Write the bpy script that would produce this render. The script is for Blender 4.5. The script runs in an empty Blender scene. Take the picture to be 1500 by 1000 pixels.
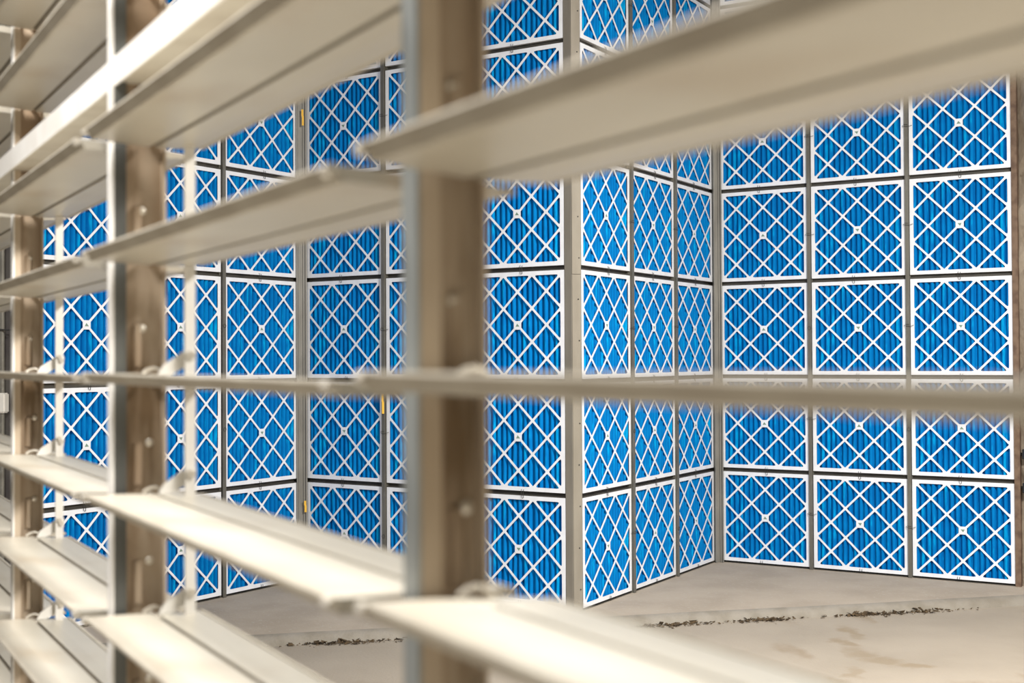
import bpy, bmesh, math, random
from mathutils import Matrix, Vector
R = random.Random(7)
HC = 1.42                                  # camera height above the lower floor
scene = bpy.context.scene
COL = scene.collection

# ---------------------------------------------------------------- camera
F_PX, PITCH, ROLL = 1808.2, 0.0144, -0.005
cam = bpy.data.cameras.new('camera')
cam.sensor_width = 36.0
cam.lens = F_PX / 1500.0 * 36.0
cam.clip_start = 0.02
cam.dof.use_dof = True
cam.dof.focus_distance = 7.0
cam.dof.aperture_fstop = 3.3
camo = bpy.data.objects.new('camera', cam)
COL.objects.link(camo)
camo.matrix_world = Matrix.Translation((0, 0, HC)) @ Matrix.Rotation(math.pi / 2 + PITCH, 4, 'X') @ Matrix.Rotation(ROLL, 4, 'Z')
scene.camera = camo

# ---------------------------------------------------------------- light
world = bpy.data.worlds.new('world')
scene.world = world
world.use_nodes = True
world.node_tree.nodes['Background'].inputs['Color'].default_value = (1.0, 0.965, 0.92, 1)
world.node_tree.nodes['Background'].inputs['Strength'].default_value = 0.15

def area(name, loc, target, sx, sy, power, col):
    l = bpy.data.lights.new(name, 'AREA')
    l.shape = 'RECTANGLE'; l.size = sx; l.size_y = sy; l.energy = power; l.color = col
    o = bpy.data.objects.new(name, l); COL.objects.link(o)
    o.location = loc
    o.rotation_euler = (Vector(target) - Vector(loc)).to_track_quat('-Z', 'Y').to_euler()
    return o
# flood lamp high by the right wall of the filter chamber, and a ceiling lamp on the camera side of the damper
area('chamber_lamp', (2.35, 2.5, HC + 2.4), (2.1, 3.15, HC - 0.8), 0.7, 0.7, 730, (1.0, 0.955, 0.89))
area('damper_lamp', (-1.45, 1.05, HC + 2.2), (-0.85, 1.6, HC - 0.4), 0.9, 0.9, 290, (1.0, 0.96, 0.915))

vs = scene.view_settings
vs.view_transform = 'Standard'; vs.look = 'None'; vs.gamma = 1.0
vs.use_curve_mapping = False
vs.exposure = -0.4

# ---------------------------------------------------------------- helpers
def link(o, parent=None):
    COL.objects.link(o)
    if parent: o.parent = parent
    return o
def obj(name, me, mat=None, parent=None):
    if isinstance(me, bmesh.types.BMesh):
        bm = me; me = bpy.data.meshes.new(name)
        bmesh.ops.recalc_face_normals(bm, faces=bm.faces[:])
        bm.to_mesh(me); bm.free()
    if mat and not me.materials: me.materials.append(mat)
    return link(bpy.data.objects.new(name, me), parent)
def mesh_of(name, bm, mat):
    me = bpy.data.meshes.new(name)
    bmesh.ops.recalc_face_normals(bm, faces=bm.faces[:])
    bm.to_mesh(me); bm.free(); me.materials.append(mat)
    return me
def thing(name, label, cat, loc=(0, 0, 0), rot=(0, 0, 0), group=None):
    o = bpy.data.objects.new(name, None); link(o)
    o.empty_display_size = 0.05
    o.location = loc; o.rotation_euler = rot
    o['label'] = label; o['category'] = cat
    if group: o['group'] = group
    return o
def tag(o, label, cat, group=None):
    o['label'] = label; o['category'] = cat
    if group: o['group'] = group
    return o
def box(bm, x0, x1, y0, y1, z0, z1):
    v = [bm.verts.new(p) for p in ((x0,y0,z0),(x1,y0,z0),(x1,y1,z0),(x0,y1,z0),(x0,y0,z1),(x1,y0,z1),(x1,y1,z1),(x0,y1,z1))]
    for f in ((0,3,2,1),(4,5,6,7),(0,1,5,4),(1,2,6,5),(2,3,7,6),(3,0,4,7)): bm.faces.new([v[i] for i in f])
    return bm
def prism(bm, pts, axis, a0, a1):
    """extrude a closed 2D outline along 'x' (pts are y,z) or 'z' (pts are x,y)"""
    def P(p, a): return (a, p[0], p[1]) if axis == 'x' else (p[0], p[1], a)
    A = [bm.verts.new(P(p, a0)) for p in pts]; B = [bm.verts.new(P(p, a1)) for p in pts]
    n = len(pts)
    for i in range(n): bm.faces.new((A[i], A[(i+1) % n], B[(i+1) % n], B[i]))
    bm.faces.new(A); bm.faces.new(B[::-1])
    return bm
def tube(bm, pts, r, seg=6):
    rings = []
    for i, p in enumerate(pts):
        p = Vector(p)
        d = (Vector(pts[min(i+1, len(pts)-1)]) - Vector(pts[max(i-1, 0)])).normalized()
        a = d.orthogonal().normalized(); b = d.cross(a)
        rings.append([bm.verts.new(p + r*(math.cos(2*math.pi*k/seg)*a + math.sin(2*math.pi*k/seg)*b)) for k in range(seg)])
    for i in range(len(rings)-1):
        for k in range(seg): bm.faces.new((rings[i][k], rings[i][(k+1) % seg], rings[i+1][(k+1) % seg], rings[i+1][k]))
    bm.faces.new(rings[0][::-1]); bm.faces.new(rings[-1])
    return bm
def smooth(me, ang=0.6):
    for p in me.polygons: p.use_smooth = True
    try: me.set_sharp_from_angle(angle=ang)
    except Exception: pass

# ---------------------------------------------------------------- materials
def mat(name, base, rough=0.6, metal=0.0, c2=None, scale=8.0, lo=0.35, hi=0.7, bump=0.0, bscale=60.0, stretch=(1,1,1), c3=None, s3=3.0, t3=(0.55, 0.75), stretch3=(1,1,1)):
    m = bpy.data.materials.new(name); m.use_nodes = True
    nt = m.node_tree; N = nt.nodes; b = N['Principled BSDF']
    b.inputs['Roughness'].default_value = rough; b.inputs['Metallic'].default_value = metal
    b.inputs['Base Color'].default_value = (*base, 1)
    tc = N.new('ShaderNodeTexCoord')
    def noise(sc, st, det=6):
        mp = N.new('ShaderNodeMapping'); mp.inputs['Scale'].default_value = st
        nt.links.new(tc.outputs['Object'], mp.inputs['Vector'])
        no = N.new('ShaderNodeTexNoise'); no.inputs['Scale'].default_value = sc; no.inputs['Detail'].default_value = det
        nt.links.new(mp.outputs[0], no.inputs['Vector'])
        return no
    def ramp(no, a, c):
        r = N.new('ShaderNodeMapRange'); r.inputs[1].default_value = a; r.inputs[2].default_value = c
        r.interpolation_type = 'SMOOTHSTEP'
        nt.links.new(no.outputs['Fac'], r.inputs[0]); return r
    cur = None
    if c2:
        mx = N.new('ShaderNodeMix'); mx.data_type = 'RGBA'
        mx.inputs[6].default_value = (*base, 1); mx.inputs[7].default_value = (*c2, 1)
        nt.links.new(ramp(noise(scale, stretch), lo, hi).outputs[0], mx.inputs[0]); cur = mx.outputs[2]
    if c3:
        mx = N.new('ShaderNodeMix'); mx.data_type = 'RGBA'
        if cur: nt.links.new(cur, mx.inputs[6])
        else: mx.inputs[6].default_value = (*base, 1)
        mx.inputs[7].default_value = (*c3, 1)
        nt.links.new(ramp(noise(s3, stretch3, 8), *t3).outputs[0], mx.inputs[0]); cur = mx.outputs[2]
    if cur: nt.links.new(cur, b.inputs['Base Color'])
    if bump:
        bp = N.new('ShaderNodeBump'); bp.inputs['Strength'].default_value = bump; bp.inputs['Distance'].default_value = 0.01
        nt.links.new(noise(bscale, (1,1,1)).outputs['Fac'], bp.inputs['Height']); nt.links.new(bp.outputs[0], b.inputs['Normal'])
    return m
M = {}
M['card'] = mat('white_card', (0.82, 0.86, 0.93), 0.55, c2=(0.76, 0.79, 0.85), scale=12)
M['cardside'] = mat('card_side', (0.75, 0.76, 0.78), 0.6)
M['media'] = mat('blue_pleat_media', (0.0, 0.165, 0.50), 0.85, c2=(0.0, 0.205, 0.57), scale=9, lo=0.35, hi=0.7, c3=(0.0, 0.36, 0.74), s3=34, t3=(0.54, 0.72), stretch3=(1, 1, 0.18), bump=0.15, bscale=220)
M['media'].node_tree.nodes['Principled BSDF'].inputs['Specular IOR Level'].default_value = 0.08
M['ink'] = mat('grey_green_ink', (0.18, 0.28, 0.22), 0.6)
M['galv'] = mat('galvanised_frame', (0.16, 0.155, 0.135), 0.5, 0.2, c2=(0.11, 0.105, 0.09), scale=14, c3=(0.20, 0.20, 0.185), s3=45, t3=(0.55, 0.8))
M['galvshade'] = mat('shaded_galvanised_rail', (0.07, 0.066, 0.058), 0.6, 0.1, c2=(0.045, 0.042, 0.037), scale=10)  # rail grey darkened to carry the shadow in the gaps between filter rows
M['rust'] = mat('brown_rusty_steel', (0.18, 0.12, 0.08), 0.75, c2=(0.10, 0.06, 0.04), scale=20)
M['post'] = mat('beige_grey_post', (0.27, 0.25, 0.21), 0.55, 0.1, c2=(0.22, 0.20, 0.165), scale=9, stretch=(1,1,0.3))
M['postdark'] = mat('dull_corner_post', (0.24, 0.235, 0.215), 0.5, 0.2, c2=(0.17, 0.165, 0.15), scale=12, stretch=(1,1,0.3))
M['wire'] = mat('dark_wire', (0.03, 0.03, 0.03), 0.6, 0.0)
M['yellow'] = mat('yellow_tag', (0.85, 0.50, 0.05), 0.6)
M['concrete'] = mat('platform_concrete', (0.39, 0.34, 0.28), 0.85, c2=(0.33, 0.285, 0.23), scale=3.0, bump=0.25, bscale=90, c3=(0.42, 0.39, 0.34), s3=40, t3=(0.55, 0.8))
M['worn'] = mat('worn_concrete_edge', (0.28, 0.26, 0.225), 0.85, c2=(0.22, 0.20, 0.165), scale=9, bump=0.3, bscale=80)
M['floor'] = mat('floor_concrete', (0.37, 0.325, 0.265), 0.85, c2=(0.32, 0.28, 0.225), scale=1.6, bump=0.2, bscale=70, c3=(0.27, 0.215, 0.15), s3=1.9, t3=(0.56, 0.70), stretch3=(1, 0.55, 1))
M['wall'] = mat('rough_concrete_wall', (0.46, 0.40, 0.32), 0.9, c2=(0.36, 0.30, 0.23), scale=4, bump=1.0, bscale=16, c3=(0.22, 0.17, 0.12), s3=7, t3=(0.62, 0.70))
M['ceil'] = mat('ceiling_paint', (0.42, 0.40, 0.36), 0.9, c2=(0.36, 0.34, 0.30), scale=2)
M['darkwall'] = mat('dark_steel_wall', (0.06, 0.055, 0.05), 0.6, 0.2, c2=(0.035, 0.03, 0.03), scale=5)
M['blade'] = mat('pale_damper_blade', (0.475, 0.45, 0.385), 0.40, 0.2, c2=(0.415, 0.39, 0.33), scale=5, stretch=(0.4,1,1), c3=(0.38, 0.335, 0.265), s3=5, t3=(0.52, 0.78), stretch3=(0.7, 1, 1), bump=0.03, bscale=40)
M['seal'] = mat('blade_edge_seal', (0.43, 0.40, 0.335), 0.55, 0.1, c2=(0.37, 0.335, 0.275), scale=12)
M['seam'] = mat('blade_seam', (0.16, 0.14, 0.11), 0.6, 0.1)
M['mullt'] = mat('tan_flange', (0.46, 0.385, 0.30), 0.6, 0.1, c2=(0.38, 0.30, 0.21), scale=9, stretch=(1,1,0.2))
M['mull'] = mat('stained_mullion', (0.42, 0.345, 0.26), 0.6, 0.1, c2=(0.27, 0.19, 0.12), scale=7, lo=0.35, hi=0.65, stretch=(1,1,0.25), c3=(0.16, 0.105, 0.055), s3=16, t3=(0.50, 0.64), stretch3=(1, 1, 0.16))
M['mullf'] = mat('galvanised_flange', (0.34, 0.36, 0.35), 0.38, 0.5, c2=(0.24, 0.255, 0.25), scale=10, stretch=(1,1,0.2))
M['mulld'] = mat('shaded_galvanised_leg', (0.115, 0.12, 0.112), 0.5, 0.3, c2=(0.06, 0.062, 0.058), scale=10, stretch=(1,1,0.2))  # shade on the mullion's side leg put into its galvanised colour
M['white'] = mat('pale_steel', (0.72, 0.71, 0.68), 0.45, 0.1, c2=(0.64, 0.62, 0.58), scale=8)
M['bolt'] = mat('zinc_bolt', (0.70, 0.66, 0.58), 0.35, 0.5)
M['crumb'] = mat('dry_debris', (0.11, 0.075, 0.04), 0.95, c2=(0.04, 0.03, 0.02), scale=30)

# a winding damp mark on the floor in front of the platform
def add_stain(m, blobs, col):
    nt = m.node_tree; N = nt.nodes; b = N['Principled BSDF']; src = b.inputs['Base Color'].links[0].from_socket
    tc = N.new('ShaderNodeTexCoord'); no = N.new('ShaderNodeTexNoise'); no.inputs['Scale'].default_value = 7; no.inputs['Detail'].default_value = 6
    nt.links.new(tc.outputs['Object'], no.inputs['Vector'])
    sub = N.new('ShaderNodeVectorMath'); sub.operation = 'SUBTRACT'; sub.inputs[1].default_value = (.5, .5, .5); nt.links.new(no.outputs['Color'], sub.inputs[0])
    sc = N.new('ShaderNodeVectorMath'); sc.operation = 'SCALE'; sc.inputs['Scale'].default_value = 0.28; nt.links.new(sub.outputs[0], sc.inputs[0])
    ad = N.new('ShaderNodeVectorMath'); ad.operation = 'ADD'; nt.links.new(tc.outputs['Object'], ad.inputs[0]); nt.links.new(sc.outputs[0], ad.inputs[1])
    cur = None
    for x, y, rx, ry, w in blobs:
        mp = N.new('ShaderNodeMapping'); mp.inputs['Location'].default_value = (-x/rx, -y/ry, 0); mp.inputs['Scale'].default_value = (1/rx, 1/ry, 0)
        nt.links.new(ad.outputs[0], mp.inputs['Vector'])
        ln = N.new('ShaderNodeVectorMath'); ln.operation = 'LENGTH'; nt.links.new(mp.outputs[0], ln.inputs[0])
        mr = N.new('ShaderNodeMapRange'); mr.interpolation_type = 'SMOOTHSTEP'; mr.inputs[1].default_value = 1.1; mr.inputs[2].default_value = .25; mr.inputs[3].default_value = 0; mr.inputs[4].default_value = w
        nt.links.new(ln.outputs['Value'], mr.inputs[0])
        if cur is None: cur = mr.outputs[0]
        else:
            mx = N.new('ShaderNodeMath'); mx.operation = 'MAXIMUM'; nt.links.new(cur, mx.inputs[0]); nt.links.new(mr.outputs[0], mx.inputs[1]); cur = mx.outputs[0]
    mix = N.new('ShaderNodeMix'); mix.data_type = 'RGBA'; mix.inputs[7].default_value = (*col, 1)
    nt.links.new(src, mix.inputs[6]); nt.links.new(cur, mix.inputs[0]); nt.links.new(mix.outputs[2], b.inputs['Base Color'])
add_stain(M['floor'], [(1.9, 6.75, 0.05, 0.16, 0.6), (1.74, 6.42, 0.06, 0.2, 0.8), (1.65, 6.16, 0.07, 0.16, 0.8), (1.65, 5.93, 0.08, 0.14, 0.6), (1.75, 5.8, 0.14, 0.08, 0.7), (1.84, 5.72, 0.14, 0.06, 0.8), (1.52, 5.59, 0.06, 0.12, 0.6), (1.42, 5.46, 0.05, 0.12, 0.5)], (0.27, 0.215, 0.145))

# ---------------------------------------------------------------- the setting
ED = Vector((0.976, 0.217, 0)); EN = Vector((-0.217, 0.976, 0))      # platform edge direction, and away from the camera
E0 = Vector((0.427, 6.54, 0))
def quadprism(name, pts, z0, z1, m, kind=True):
    bm = bmesh.new(); prism(bm, [(p[0], p[1]) for p in pts], 'z', z0, z1)
    o = obj(name, bm, m)
    if kind: o['kind'] = 'structure'
    return o
quadprism('floor', [(-9, -6), (9, -6), (9, 12), (-9, 12)], -0.12, 0.0, M['floor'])
# platform with slightly uneven, softened front edge
bm = bmesh.new()
secs = []
for i in range(81):
    s = -6.0 + 0.14*i
    w = 0.006*math.sin(3.1*s) + 0.002*math.sin(9.7*s + 1) + R.uniform(-.0015, .0015)
    base = E0 + ED*s
    prof = [(-0.035, -0.002), (-0.018, 0.026), (0.0, 0.040), (0.03, 0.05), (4.0, 0.05)]
    secs.append([bm.verts.new((base + EN*(a + (w if a < 1 else 0))).to_tuple()[:2] + (z,)) for a, z in prof])
for i in range(80):
    for j in range(4): bm.faces.new((secs[i][j], secs[i+1][j], secs[i+1][j+1], secs[i][j+1]))
bm.faces.ensure_lookup_table()
for i, f in enumerate(bm.faces): f.material_index = 1 if i % 4 < 3 else 0
o = obj('floor_platform', bm, M['concrete']); o.data.materials.append(M['worn']); o['kind'] = 'structure'
smooth(o.data, 1.0)
# right wall runs from the end of the filter bank towards the camera side
RW = Vector((3.05, 7.40, 0)); rd = Vector((0.228, -0.974, 0)); rn = Vector((0.974, 0.228, 0))
bm = bmesh.new()
NU, NV = 60, 48
grid = []
for i in range(NU+1):
    row = []
    for j in range(NV+1):
        s = -0.9 + 7.4*i/NU; z = 4.55*j/NV
        d = 0.012*math.sin(11*s + 3*z) + R.uniform(-.012, .012)
        p = RW + rd*s + rn*d
        row.append(bm.verts.new((p.x, p.y, z)))
    grid.append(row)
for i in range(NU):
    for j in range(NV): bm.faces.new((grid[i][j], grid[i+1][j], grid[i+1][j+1], grid[i][j+1]))
o = obj('wall_right', bm, M['wall']); o['kind'] = 'structure'
# left wall, header above the filters, ceiling
LW = Vector((-2.50, 6.20, 0))
quadprism('wall_left', [LW.to_tuple()[:2], (-5.2, 5.65), (-5.24, 5.75), (-2.54, 6.30)], 0.0, 4.55, M['darkwall'])
ba, bb = E0 - ED*6 + EN*2.3, E0 + ED*4 + EN*2.3
quadprism('wall_back', [ba[:2], bb[:2], (bb + EN*.1)[:2], (ba + EN*.1)[:2]], 0.0, 4.55, M['ceil'])
quadprism('ceiling', [(-6, 1.0), (5.5, 1.0), (5.5, 10.5), (-6, 10.5)], 4.55, 4.65, M['ceil'])

# ---------------------------------------------------------------- filters
W, PHX, PV, Z0 = 0.597, 0.6236, 0.6233, HC - 1.3559
ROWS = 7
def die_cut():
    cu = bpy.data.curves.new('die_cut', 'CURVE'); cu.dimensions = '2D'; cu.fill_mode = 'BOTH'; cu.extrude = 0.0012
    def poly(pts):
        sp = cu.splines.new('POLY'); sp.points.add(len(pts)-1); sp.use_cyclic_u = True
        for p, q in zip(sp.points, pts): p.co = (q[0], q[1], 0, 1)
    def rounded(pts, r):
        out = []; n = len(pts)
        for i in range(n):
            p = Vector(pts[i]); a = (Vector(pts[i-1]) - p); b = (Vector(pts[(i+1) % n]) - p)
            half = a.angle(b)/2; t = min(r/math.tan(half), a.length*.4, b.length*.4)
            p0 = p + a.normalized()*t; p1 = p + b.normalized()*t
            for k in range(4):
                s = k/3; out.append(tuple((1-s)**2*p0 + 2*s*(1-s)*p + s*s*p1))
        return out
    poly([(0, 0), (W, 0), (W, W), (0, W)])
    B0 = 0.019; S = W - 2*B0; h = S/6; ins = 0.0062*math.sqrt(2)
    g = 0.004
    for m in range(7):
        for n in range(7):
            if (m + n) % 2 == 0: continue
            cx, cy, e = B0 + m*h, B0 + n*h, h - ins
            D = {'r': (cx+e, cy), 'u': (cx, cy+e), 'l': (cx-e, cy), 'd': (cx, cy-e)}
            if n == 0: pts = [(cx+e-g, cy+g), D['u'], (cx-e+g, cy+g)]
            elif n == 6: pts = [(cx-e+g, cy-g), D['d'], (cx+e-g, cy-g)]
            elif m == 0: pts = [(cx+g, cy-e+g), D['r'], (cx+g, cy+e-g)]
            elif m == 6: pts = [(cx-g, cy+e-g), D['l'], (cx-g, cy-e+g)]
            else: pts = [D['r'], D['u'], D['l'], D['d']]
            poly(rounded(pts, 0.008 if len(pts) == 3 else 0.005))
    o = bpy.data.objects.new('tmp_curve', cu); COL.objects.link(o)
    dg = bpy.context.evaluated_depsgraph_get()
    me = bpy.data.meshes.new_from_object(o.evaluated_get(dg), depsgraph=dg)
    bpy.data.objects.remove(o); bpy.data.curves.remove(cu)
    me.transform(Matrix.Translation((0, 0.0012, 0)) @ Matrix.Rotation(math.pi/2, 4, 'X'))
    me.name = 'die_cut_frame'; me.materials.clear(); me.materials.append(M['card'])
    return me
ME_DIE = die_cut()
bm = bmesh.new(); D = 0.045; T = 0.003
box(bm, 0, T, .0024, D, 0, W); box(bm, W-T, W, .0024, D, 0, W); box(bm, T, W-T, .0024, D, 0, T); box(bm, T, W-T, .0024, D, W-T, W)
ME_SIDE = mesh_of('side_wall', bm, M['cardside'])
def media_mesh(seed):
    r = random.Random(seed); bm = bmesh.new(); n = 17; x0, x1 = 0.006, W-0.006
    p = (x1-x0)/n; xs = []
    for i in range(n):
        c = x0 + (i+.5)*p + r.uniform(-.08, .08)*p; dd = r.uniform(-.0015, .0015)
        for f, y in ((-.5, .042), (-.40, .028), (-.30, .016), (-.16, .0100), (0, .0080), (.16, .0100), (.30, .016), (.40, .028)):
            xs.append((c + f*p, y + dd))
    xs.append((x1, .042))
    zs = [0.004, W*.25, W*.5, W*.75, W-0.004]
    rows = []
    for k, z in enumerate(zs):
        ph = r.uniform(0, 6)
        rows.append([bm.verts.new((x + (.0016*math.sin(x*37+ph) if 0 < k < 4 else 0), y + .001*math.sin(x*90+ph), z)) for x, y in xs])
    for k in range(len(zs)-1):
        for i in range(len(xs)-1): bm.faces.new((rows[k][i], rows[k][i+1], rows[k+1][i+1], rows[k+1][i]))
    for f in bm.faces: f.smooth = True
    return mesh_of('pleated_media', bm, M['media'])
ME_MEDIA = [media_mesh(s) for s in range(4)]
bm = bmesh.new(); prism(bm, [(-.0014, -.024), (-.0014, .024), (0, .024), (0, -.024)], 'x', -.024, .024); ME_LAB = mesh_of('centre_label', bm, M['card'])
bm = bmesh.new()
v = [bm.verts.new(p) for p in ((-.012, -.0019, -.007), (.013, -.0019, -.007), (-.002, -.0019, .010), (-.012, -.0014, -.007), (.013, -.0014, -.007), (-.002, -.0014, .010))]
bm.faces.new(v[:3]); bm.faces.new(v[3:])
for i in range(3): bm.faces.new((v[i], v[(i+1) % 3], v[3+(i+1) % 3], v[3+i]))
ME_MARK = mesh_of('printed_mark', bm, M['ink'])

PANELS = [  # name, origin, end unused, angle, label words
    ('A', (1.4113, 8.3269), -0.5326, 'bank by concrete wall', ('left', 'middle', 'right')),
    ('B', (0.3807, 6.7377), 1.0168, 'steep bank right of post', ('left', 'middle', 'right')),
    ('C', (-1.2822, 7.7107), -0.5546, 'bank left of beige post', ('left', 'middle', 'right')),
    ('D', (-2.3714, 6.1477), 0.9771, 'leftmost bank', ('left', 'middle', 'right')),
]
ROWN = ['bottom row', 'second row up', 'third row up', 'fourth row up', 'fifth row up', 'sixth row up', 'top row']
for pn, (ox, oy), th, words, cols in PANELS:
    d = Vector((math.cos(th), math.sin(th), 0))
    for c in range(3):
        for r in range(ROWS):
            p = Vector((ox, oy, Z0 + r*PV)) + d*(c*PHX)
            f = thing('pleated_air_filter', 'blue pleated filter, %s, %s column of %s' % (ROWN[r], cols[c], words), 'air filter', p, (0, 0, th), 'blue pleated filters in the zigzag banks')
            obj('die_cut_frame', ME_DIE, None, f); obj('side_wall', ME_SIDE, None, f)
            obj('pleated_media', ME_MEDIA[(r*3 + c*5 + ord(pn)) % 4], None, f)
            lb = obj('centre_label', ME_LAB, None, f); lb.location = (W/2, 0, W/2)
            mk = obj('printed_mark', ME_MARK, None, lb)
            if R.random() < .4: mk.rotation_euler = (0, math.pi, 0)
# holding frames: posts stand proud of the filters, rails lie in the gaps between rows
G = PV - W; GX = PHX - W
bm = bmesh.new(); prism(bm, [(0.0015, -0.016), (GX-.0015, -0.016), (GX-.0015, -0.012), (GX*.72, -0.012), (GX*.72, .05), (GX*.28, .05), (GX*.28, -0.012), (.0015, -0.012)], 'z', 0, 1.0)
box(bm, 0.0, GX, 0.012, 0.05, 0, 1.0)
ME_POST = mesh_of('post', bm, M['galv'])
bm = bmesh.new(); box(bm, 0, W, .026, .05, 0, G); box(bm, 0, W, .002, .026, 0.0, 0.006); ME_RAIL = mesh_of('rail', bm, M['galvshade'])
bm = bmesh.new()
tube(bm, [(-.006, -.004, -.022), (-.006, -.006, .020), (-.006, .004, .026)], .0013, 5)
tube(bm, [(.007, -.004, -.024), (.007, -.006, .018), (.007, .004, .024)], .0013, 5)
tube(bm, [(-.006, -.004, -.022), (.0, -.010, -.026), (.007, -.004, -.024)], .0013, 5)
ME_CLIP = mesh_of('wire_clip', bm, M['wire'])
bm = bmesh.new()
tube(bm, [(-.026, -.006, .004), (-.01, -.021, .0), (.012, -.021, -.002), (.034, -.006, .006)], .0013, 5)
tube(bm, [(-.026, -.006, .004), (-.012, -.022, .012), (.010, -.022, .010)], .0012, 5)
ME_CLIPV = mesh_of('wire_clip', bm, M['wire'])
bm = bmesh.new()
tube(bm, [(.011*math.cos(a*math.pi/4), -.018, .011*math.sin(a*math.pi/4)) for a in range(9)], .0013, 5)
ME_LOOP = mesh_of('wire_clip', bm, M['wire'])
H = ROWS*PV
FL = {'A': 'grey steel holding frame of the filter bank beside the concrete wall', 'B': 'grey steel holding frame of the steep bank right of the beige post',
      'C': 'grey steel holding frame of the filter bank left of the beige post', 'D': 'grey steel holding frame of the leftmost filter bank'}
for pn, (ox, oy), th, words, cols in PANELS:
    fr = thing('filter_holding_frame', FL[pn], 'filter frame', (ox, oy, 0.05), (0, 0, th), 'steel holding frames of the filter banks')
    for c in range(2):
        p = obj('post', ME_POST, None, fr); p.location = (c*PHX + W, 0, 0); p.scale = (1, 1, Z0 - .05 + H)
    for c in range(3):
        for r in range(ROWS+1):
            q = obj('rail', ME_RAIL, None, fr); q.location = (c*PHX, 0, Z0 - .05 + r*PV - G)
            if r == 0: q.location.z = Z0 - .05 - .014; q.scale.z = .014/G
            if 0 <= r < ROWS:
                k = obj('wire_clip', ME_CLIP, None, fr); k.location = (c*PHX + W*.5 + R.uniform(-.03, .03), 0, Z0 - .05 + r*PV - (G*.5 if r else -.004))
                if r == 0: k.scale.z = .5
        if c < 2:
            for r in range(ROWS):
                k = obj('wire_clip', ME_LOOP if R.random() < .3 else ME_CLIPV, None, fr); k.location = (c*PHX + W + GX/2, 0, Z0 - .05 + (r+.5)*PV + R.uniform(-.03, .03))
    if pn == 'A':
        bm = bmesh.new(); box(bm, W+2*PHX+.001, W+2*PHX+.033, -.012, .06, 0, Z0 - .05 + H)
        o = obj('end_angle', bm, M['rust'], fr); o['label'] = 'brown rusty end angle'
# posts at the apex and in the two inside corners
ap = thing('apex_post', 'beige grey steel post where two filter banks meet facing the camera', 'post', (0.33, 6.72, 0.05))
def local(pts, o): return [(x-o[0], y-o[1]) for x, y in pts]
bm = bmesh.new(); prism(bm, local([(0.2885, 6.7375), (0.3245, 6.704), (0.3275, 6.7035), (0.3275, 6.76), (0.312, 6.78)], (.33, 6.72)), 'z', 0, H)
obj('side_facet', bm, M['post'], ap)
bm = bmesh.new(); prism(bm, local([(0.3285, 6.7005), (0.3765, 6.7205), (0.3790, 6.735), (0.342, 6.757), (0.3285, 6.765)], (.33, 6.72)), 'z', 0, 1.83)
obj('front_facet', bm, M['white'] if False else M['post'], ap)
bm = bmesh.new(); prism(bm, local([(0.3285, 6.6985), (0.3770, 6.7190), (0.3790, 6.735), (0.342, 6.757), (0.3285, 6.765)], (.33, 6.72)), 'z', 1.832, H)
obj('front_facet', bm, M['post'], ap)
bm = bmesh.new(); bmesh.ops.create_uvsphere(bm, u_segments=6, v_segments=4, radius=.004); ME_SCREW = mesh_of('screw', bm, M['wire'])
for i in range(16):
    z = 0.12 + i*0.225; side = i % 2
    s = obj('screw', ME_SCREW, None, ap)
    a = .70 if side else .80
    s.location = (0.3285 + .048*a - .33, 6.6995 + .020*a - 6.72 - .001, z)
def corner_post(label, c, ang, w):
    t = thing('corner_post', label, 'post', (c[0], c[1], 0.05), (0, 0, ang), 'inside corner posts of the filter banks')
    bm = bmesh.new(); box(bm, -w*.46, w*.46, -.004, .004, 0, H); obj('backing', bm, M['postdark'], t)
    for s in (-1, 1):
        bm = bmesh.new(); prism(bm, [(s*w*.14, -.005), (s*w*.49, -.005), (s*w*.49, -.024), (s*w*.36, -.024), (s*w*.30, -.012), (s*w*.14, -.012)], 'z', 0, H)
        obj('flange', bm, M['postdark'], t)
corner_post('dark grey inside corner post between the leftmost bank and its neighbour', (-1.311, 7.6905), 0.22, .066)
corner_post('dark grey inside corner post between steep bank and bank by wall', (1.3815, 8.3135), 0.24, .058)

# yellow tags tied to the posts
def yellow(label, px, py, pz, h):
    bm = bmesh.new(); prism(bm, [(-.005, 0), (.007, .002), (.007, .006), (-.005, .004)], 'z', 0, h*.6)
    prism(bm, [(-.008, .001), (.004, .003), (.004, .007), (-.008, .005)], 'z', h*.6, h)
    o = obj('hanging_tag', bm, M['yellow']); o.location = (px, py, pz); tag(o, label, 'tag', 'yellow tags on the posts')
yellow('yellow tag high on the dark corner post of the leftmost bank', -1.295, 7.655, HC + 1.46, .10)
yellow('short yellow tag low on the dark corner post', -1.285, 7.660, HC - 0.94, .07)
pc = Vector((-1.2822, 7.7107, 0)) + Vector((math.cos(-.5546), math.sin(-.5546), 0))*(W + .018)
yellow('yellow tag on the thin post beside the thick blurred mullion', pc.x - .012, pc.y - .028, HC - 0.32, .12)

# ---------------------------------------------------------------- damper
AL, X1, Y1, L, ZC, SP = 0.5403, -0.064, 1.1511, 1.1065, HC - 0.0285, 0.2
U = Vector((-math.sin(AL), math.cos(AL), 0)); NB = Vector((U.y, -U.x, 0))
TH = math.atan2(-U.y, -U.x)                     # local x runs right along the damper, local y to its back
GL, GR = 0.0294, 0.0399
LB = L - GL - GR
def dpt(a, t, z): return Vector((X1, Y1, 0)) + U*a + NB*t + Vector((0, 0, z))

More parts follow.
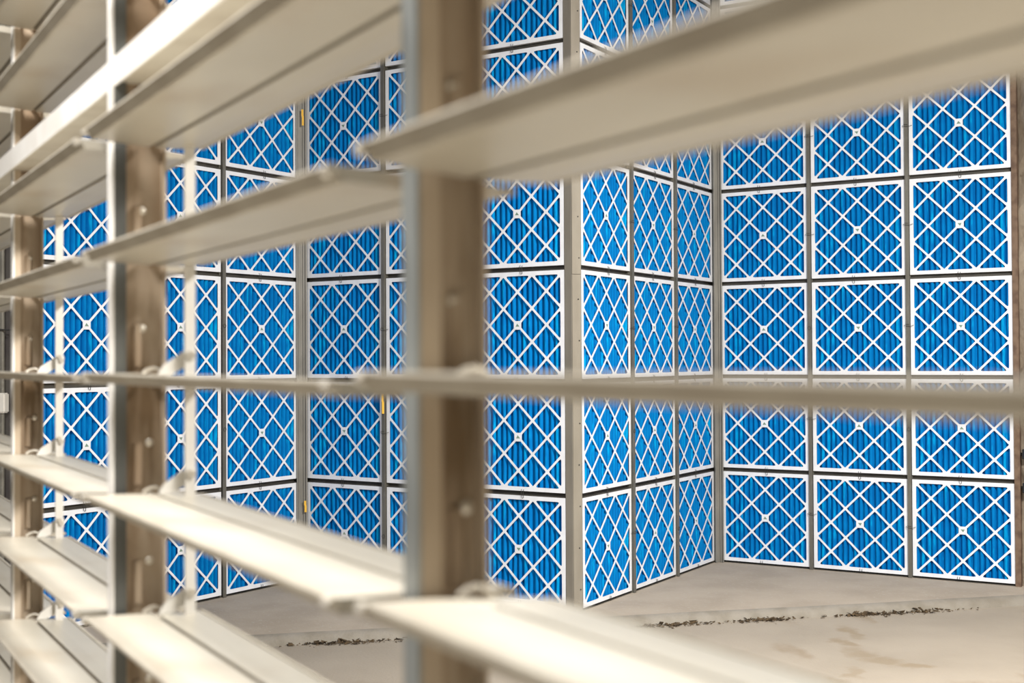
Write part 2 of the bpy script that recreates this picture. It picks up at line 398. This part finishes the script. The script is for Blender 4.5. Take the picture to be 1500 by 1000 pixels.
def leaf(pts):
    bm = bmesh.new(); prism(bm, pts, 'x', 0, LB); return bm
ME_FRONT = mesh_of('front_leaf', leaf([(-.0905, .0045), (-.03, .0050), (.0095, .0050), (.0095, -.0105), (-.0790, -.0105), (-.0905, .0010)]), M['blade'])
ME_BACK = mesh_of('back_leaf', leaf([(.0195, -.0105), (.0195, .0050), (.05, .0050), (.097, .0030), (.097, -.0030), (.05, -.0095)]), M['blade'])
ME_SEAM = mesh_of('seam_channel', leaf([(.0095, -.0065), (.0095, .0015), (.0195, .0015), (.0195, -.0065)]), M['seam'])
ME_FSEAL = mesh_of('front_edge_seal', leaf([(-.0905, .0052), (-.0975, .0050), (-.0980, .0020), (-.0860, -.0112), (-.0800, -.0114), (-.0790, -.0104)]), M['seal'])
ME_BSEAL = mesh_of('back_edge_seal', leaf([(.0935, -.0045), (.0935, .0045), (.100, .0040), (.1045, .0018), (.1045, -.0018), (.100, -.0040)]), M['seal'])
bm = bmesh.new(); tube(bm, [(-GL+.006, .0145, 0), (.04, .0145, 0)], .006, 8); ME_AXLE = mesh_of('axle', bm, M['bolt'])
bm = bmesh.new(); tube(bm, [(LB-.04, .0145, 0), (LB+GR-.017, .0145, 0)], .006, 8); ME_AXLE2 = mesh_of('axle', bm, M['bolt'])
bm = bmesh.new(); tube(bm, [(.004 , -.004, .0075), (.004, .004, .0135), (.004, .0145, .0165), (.004, .025, .0135), (.004, .033, .0075)], .0028, 6)
ME_BRKT = mesh_of('axle_clamp', bm, M['bolt'])
bm = bmesh.new(); tube(bm, [(LB-.004, -.004, .0075), (LB-.004, .0145, .0155), (LB-.004, .033, .0075)], .0028, 6); ME_BRKT2 = mesh_of('axle_clamp', bm, M['bolt'])
bm = bmesh.new()
prism(bm, [(.018, .006), (.040, .006), (.080, .030), (.080, .050), (.066, .052), (.026, .022)], 'x', .016, .020)
ME_ARM = mesh_of('crank_arm', bm, M['white'])
bm = bmesh.new(); tube(bm, [(.012, .072, .040), (.030, .072, .040)], .006, 8); ME_PIN = mesh_of('pivot_pin', bm, M['bolt'])
bm = bmesh.new(); tube(bm, [(-.004, -.096, -.001), (.012, -.096, -.001)], .0065, 8); ME_CLIPL = mesh_of('corner_clip', bm, M['bolt'])
bm = bmesh.new(); tube(bm, [(LB-.012, -.096, -.001), (LB+.004, -.096, -.001)], .0065, 8); ME_CLIPR = mesh_of('corner_clip', bm, M['bolt'])
TILT = {1: (.080, .006), 2: (.045, .0010), 3: (.062, -.004), 4: (.045, -.003)}
RANGES = {1: [-2, -1, 0, 1, 2], 2: [-3, -2, -1, 0, 1, 2, 3.3], 3: [-4, -3, -2, -1, 0, 1, 2, 3.3, 4.3], 4: [-4, -3, -2, -1, 0, 1, 2, 3.3, 4.3]}
BAYN = {1: 'nearest right-hand bay', 2: 'middle bay', 3: 'narrow left bay', 4: 'bay at left edge'}
def kname(k):
    return {5.3: 'third above the white beam', 4.3: 'second above the white beam', 3.3: 'first above the white beam', 2: 'second above eye level', 1: 'first above eye level',
            0: 'edge-on at eye level', -1: 'first below eye level', -2: 'second below eye level', -3: 'third below eye level', -4: 'fourth below eye level'}[k]
for b in (1, 2, 3, 4):
    tilt, dz = TILT[b]
    for k in RANGES[b]:
        side = 'beige' if k > 0 else 'pale'
        t = thing('louvre_blade', '%s steel louvre blade, %s, %s of the damper' % (side, kname(k), BAYN[b]), 'louvre blade', dpt((b-1)*L - GL, 0, ZC + dz + k*SP), (-tilt, 0, TH), 'blades of the louvre damper')
        t.rotation_mode = 'XYZ'
        obj('front_leaf', ME_FRONT, None, t); obj('back_leaf', ME_BACK, None, t); obj('seam_channel', ME_SEAM, None, t)
        obj('front_edge_seal', ME_FSEAL, None, t); obj('back_edge_seal', ME_BSEAL, None, t)
        obj('axle', ME_AXLE, None, t); obj('axle', ME_AXLE2, None, t); obj('axle_clamp', ME_BRKT, None, t); obj('axle_clamp', ME_BRKT2, None, t)
        obj('corner_clip', ME_CLIPL, None, t); obj('corner_clip', ME_CLIPR, None, t)
        if b in (2, 3):
            a = obj('crank_arm', ME_ARM, None, t); obj('pivot_pin', ME_PIN, None, a)
# linkage bars
for b, lab in ((2, 'white vertical linkage bar behind the middle bay blades'), (3, 'white vertical linkage bar behind the narrow left bay blades')):
    t = thing('linkage_bar', lab, 'linkage bar', dpt((b-1)*L - GL - .024, .070, ZC), (0, 0, TH), 'vertical linkage bars of the damper')
    bm = bmesh.new(); box(bm, -.003, .003, -.009, .009, -.86, .47); obj('bar', bm, M['white'], t)
    for k in RANGES[b]:
        if -4 <= k <= 2:
            bm = bmesh.new(); tube(bm, [(-.008, .0, .04 + k*SP), (.006, .0, .04 + k*SP)], .0055, 8); obj('pivot_bolt', bm, M['bolt'], t)
# mullions
MU = {0: (-.035, -.010, .031), 1: (-.035, -.010, .031), 2: (-.050, -.026, .035), 3: (-.031, -.013, .035), 4: (-.031, -.013, .035)}
ML = {0: 'steel mullion beside the camera, just outside the right picture edge', 1: 'thick blurred brown steel mullion nearest the camera', 2: 'brown stained mullion with dark grey front edge, second from camera', 3: 'thin brown mullion near the left picture edge', 4: 'far mullion just outside the left picture edge'}
bm = bmesh.new(); bmesh.ops.create_uvsphere(bm, u_segments=10, v_segments=6, radius=.007); ME_BOLT = mesh_of('bolt', bm, M['bolt']); smooth(ME_BOLT, 2)
for m in (0, 1, 2, 3, 4):
    tf, ts, tb = MU[m]
    t = thing('damper_mullion', ML[m], 'mullion', dpt((m-1)*L, 0, 0), (0, 0, TH), 'mullions of the louvre damper')
    z1 = 4.55
    bm = bmesh.new(); box(bm, -.015, .015, tf, tf+.004, 0, z1); obj('front_flange', bm, M['mullf'] if m == 1 else M['white'], t)  # white colour here stands in for lamp light catching the flange face
    bm = bmesh.new(); box(bm, .011, .015, tf+.004, ts, 0, z1); box(bm, -.015, -.011, tf+.004, ts, 0, z1); obj('side_leg', bm, M['mulld'] if m == 2 else M['mullt'], t)
    bm = bmesh.new(); box(bm, -.004, .004, ts-.004, tb, 0, z1); box(bm, -.011, .011, ts-.004, ts, 0, z1); obj('web', bm, M['mull'], t)
    bm = bmesh.new(); box(bm, -.022, .022, tb, tb+.004, 0, z1); obj('back_flange', bm, M['mullt'], t)
    for k in (-3.55, -2.55, -1.55, -.55, .42, 1.42):
        for s in (-1, 1):
            q = obj('bolt', ME_BOLT, None, t); q.location = (s*.005, (ts+tb)/2 + (.010 if k < 0 else -.002), ZC + k*SP); q.scale = (.7, 1, 1)
    # stiffener ribs on the web between blades
    for k in (-3, -2, -1, 0, 1, 2):
        bm = bmesh.new(); z = ZC + k*SP
        prism(bm, [(.004, ts+.012), (.0095, ts+.016), (.0095, ts+.024), (.004, ts+.028)], 'z', z + .02, z + .09); obj('web_rib', bm, M['mull'], t)
# horizontal frame beam between the two damper sections
bt = thing('damper_beam', 'bright white horizontal beam crossing above the louvre blades', 'beam', dpt(0, 0, HC), (0, 0, TH))
bm = bmesh.new(); box(bm, -3*L, .0, -.046, -.042, .462, .510); obj('front_face', bm, M['white'], bt)
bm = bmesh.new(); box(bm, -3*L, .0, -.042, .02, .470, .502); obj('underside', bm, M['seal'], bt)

# ---------------------------------------------------------------- odds and ends at the edges
# conduit with junction box on the dark left wall
t = thing('wall_conduit', 'grey vertical conduit with junction box on the dark left wall', 'conduit', (-2.545, 6.155, 0))
bm = bmesh.new(); tube(bm, [(0, 0, 0), (0, 0, 3.9)], .014, 10); o = obj('pipe', bm, M['galv'], t); smooth(o.data)
bm = bmesh.new(); box(bm, -.022, .026, -.028, .03, 1.165, 1.265); bmesh.ops.bevel(bm, geom=bm.edges[:], offset=.006, segments=2, affect='EDGES'); obj('junction_box', bm, M['white'], t)
bm = bmesh.new(); tube(bm, [(-.05, -.02, 1.585), (.0, -.02, 1.58), (.09, -.02, 1.575)], .004, 6); obj('cable', bm, M['wire'], t)
# hardware on the right wall
p = RW + rd*.06
for z, lab in ((HC - .58, 'upper dark steel bracket on the rough concrete wall'), (HC - .78, 'lower dark steel bracket on the rough concrete wall')):
    bm = bmesh.new(); box(bm, -.03, .02, -.02, .02, -.03, .03); box(bm, -.022, -.008, -.06, .06, -.008, .008)
    bmesh.ops.bevel(bm, geom=bm.edges[:], offset=.003, segments=1, affect='EDGES')
    o = obj('wall_bracket', bm, M['wire']); o.location = (p.x, p.y, z); o.rotation_euler = (0, 0, math.atan2(rn.y, rn.x)); tag(o, lab, 'bracket', 'brackets on the concrete wall')
# dry debris along the foot of the platform
bm = bmesh.new()
for i in range(2200):
    s = R.choice((R.uniform(-1.8, 2.2), R.gauss(.38, .13), R.gauss(.93, .09), R.gauss(1.54, .07), R.gauss(1.8, .15), R.gauss(-1.3, .13)))
    dens = .5
    if s > 2.3: continue
    if R.random() > dens: continue
    a = -0.026 - abs(R.gauss(0, .030)); r = R.uniform(.003, .011)*(1.7 if R.random() < .15 else 1)
    c = E0 + ED*s + EN*a
    vv = [bm.verts.new((c.x + R.uniform(-r, r)*1.6, c.y + R.uniform(-r, r), max(.0005, R.uniform(0, r*1.5)))) for _ in range(4)]
    for f in ((0,1,2), (0,1,3), (0,2,3), (1,2,3)): bm.faces.new([vv[j] for j in f])
o = obj('dry_debris', bm, M['crumb']); o['kind'] = 'stuff'; tag(o, 'dry brown debris along the foot of the concrete platform', 'debris')
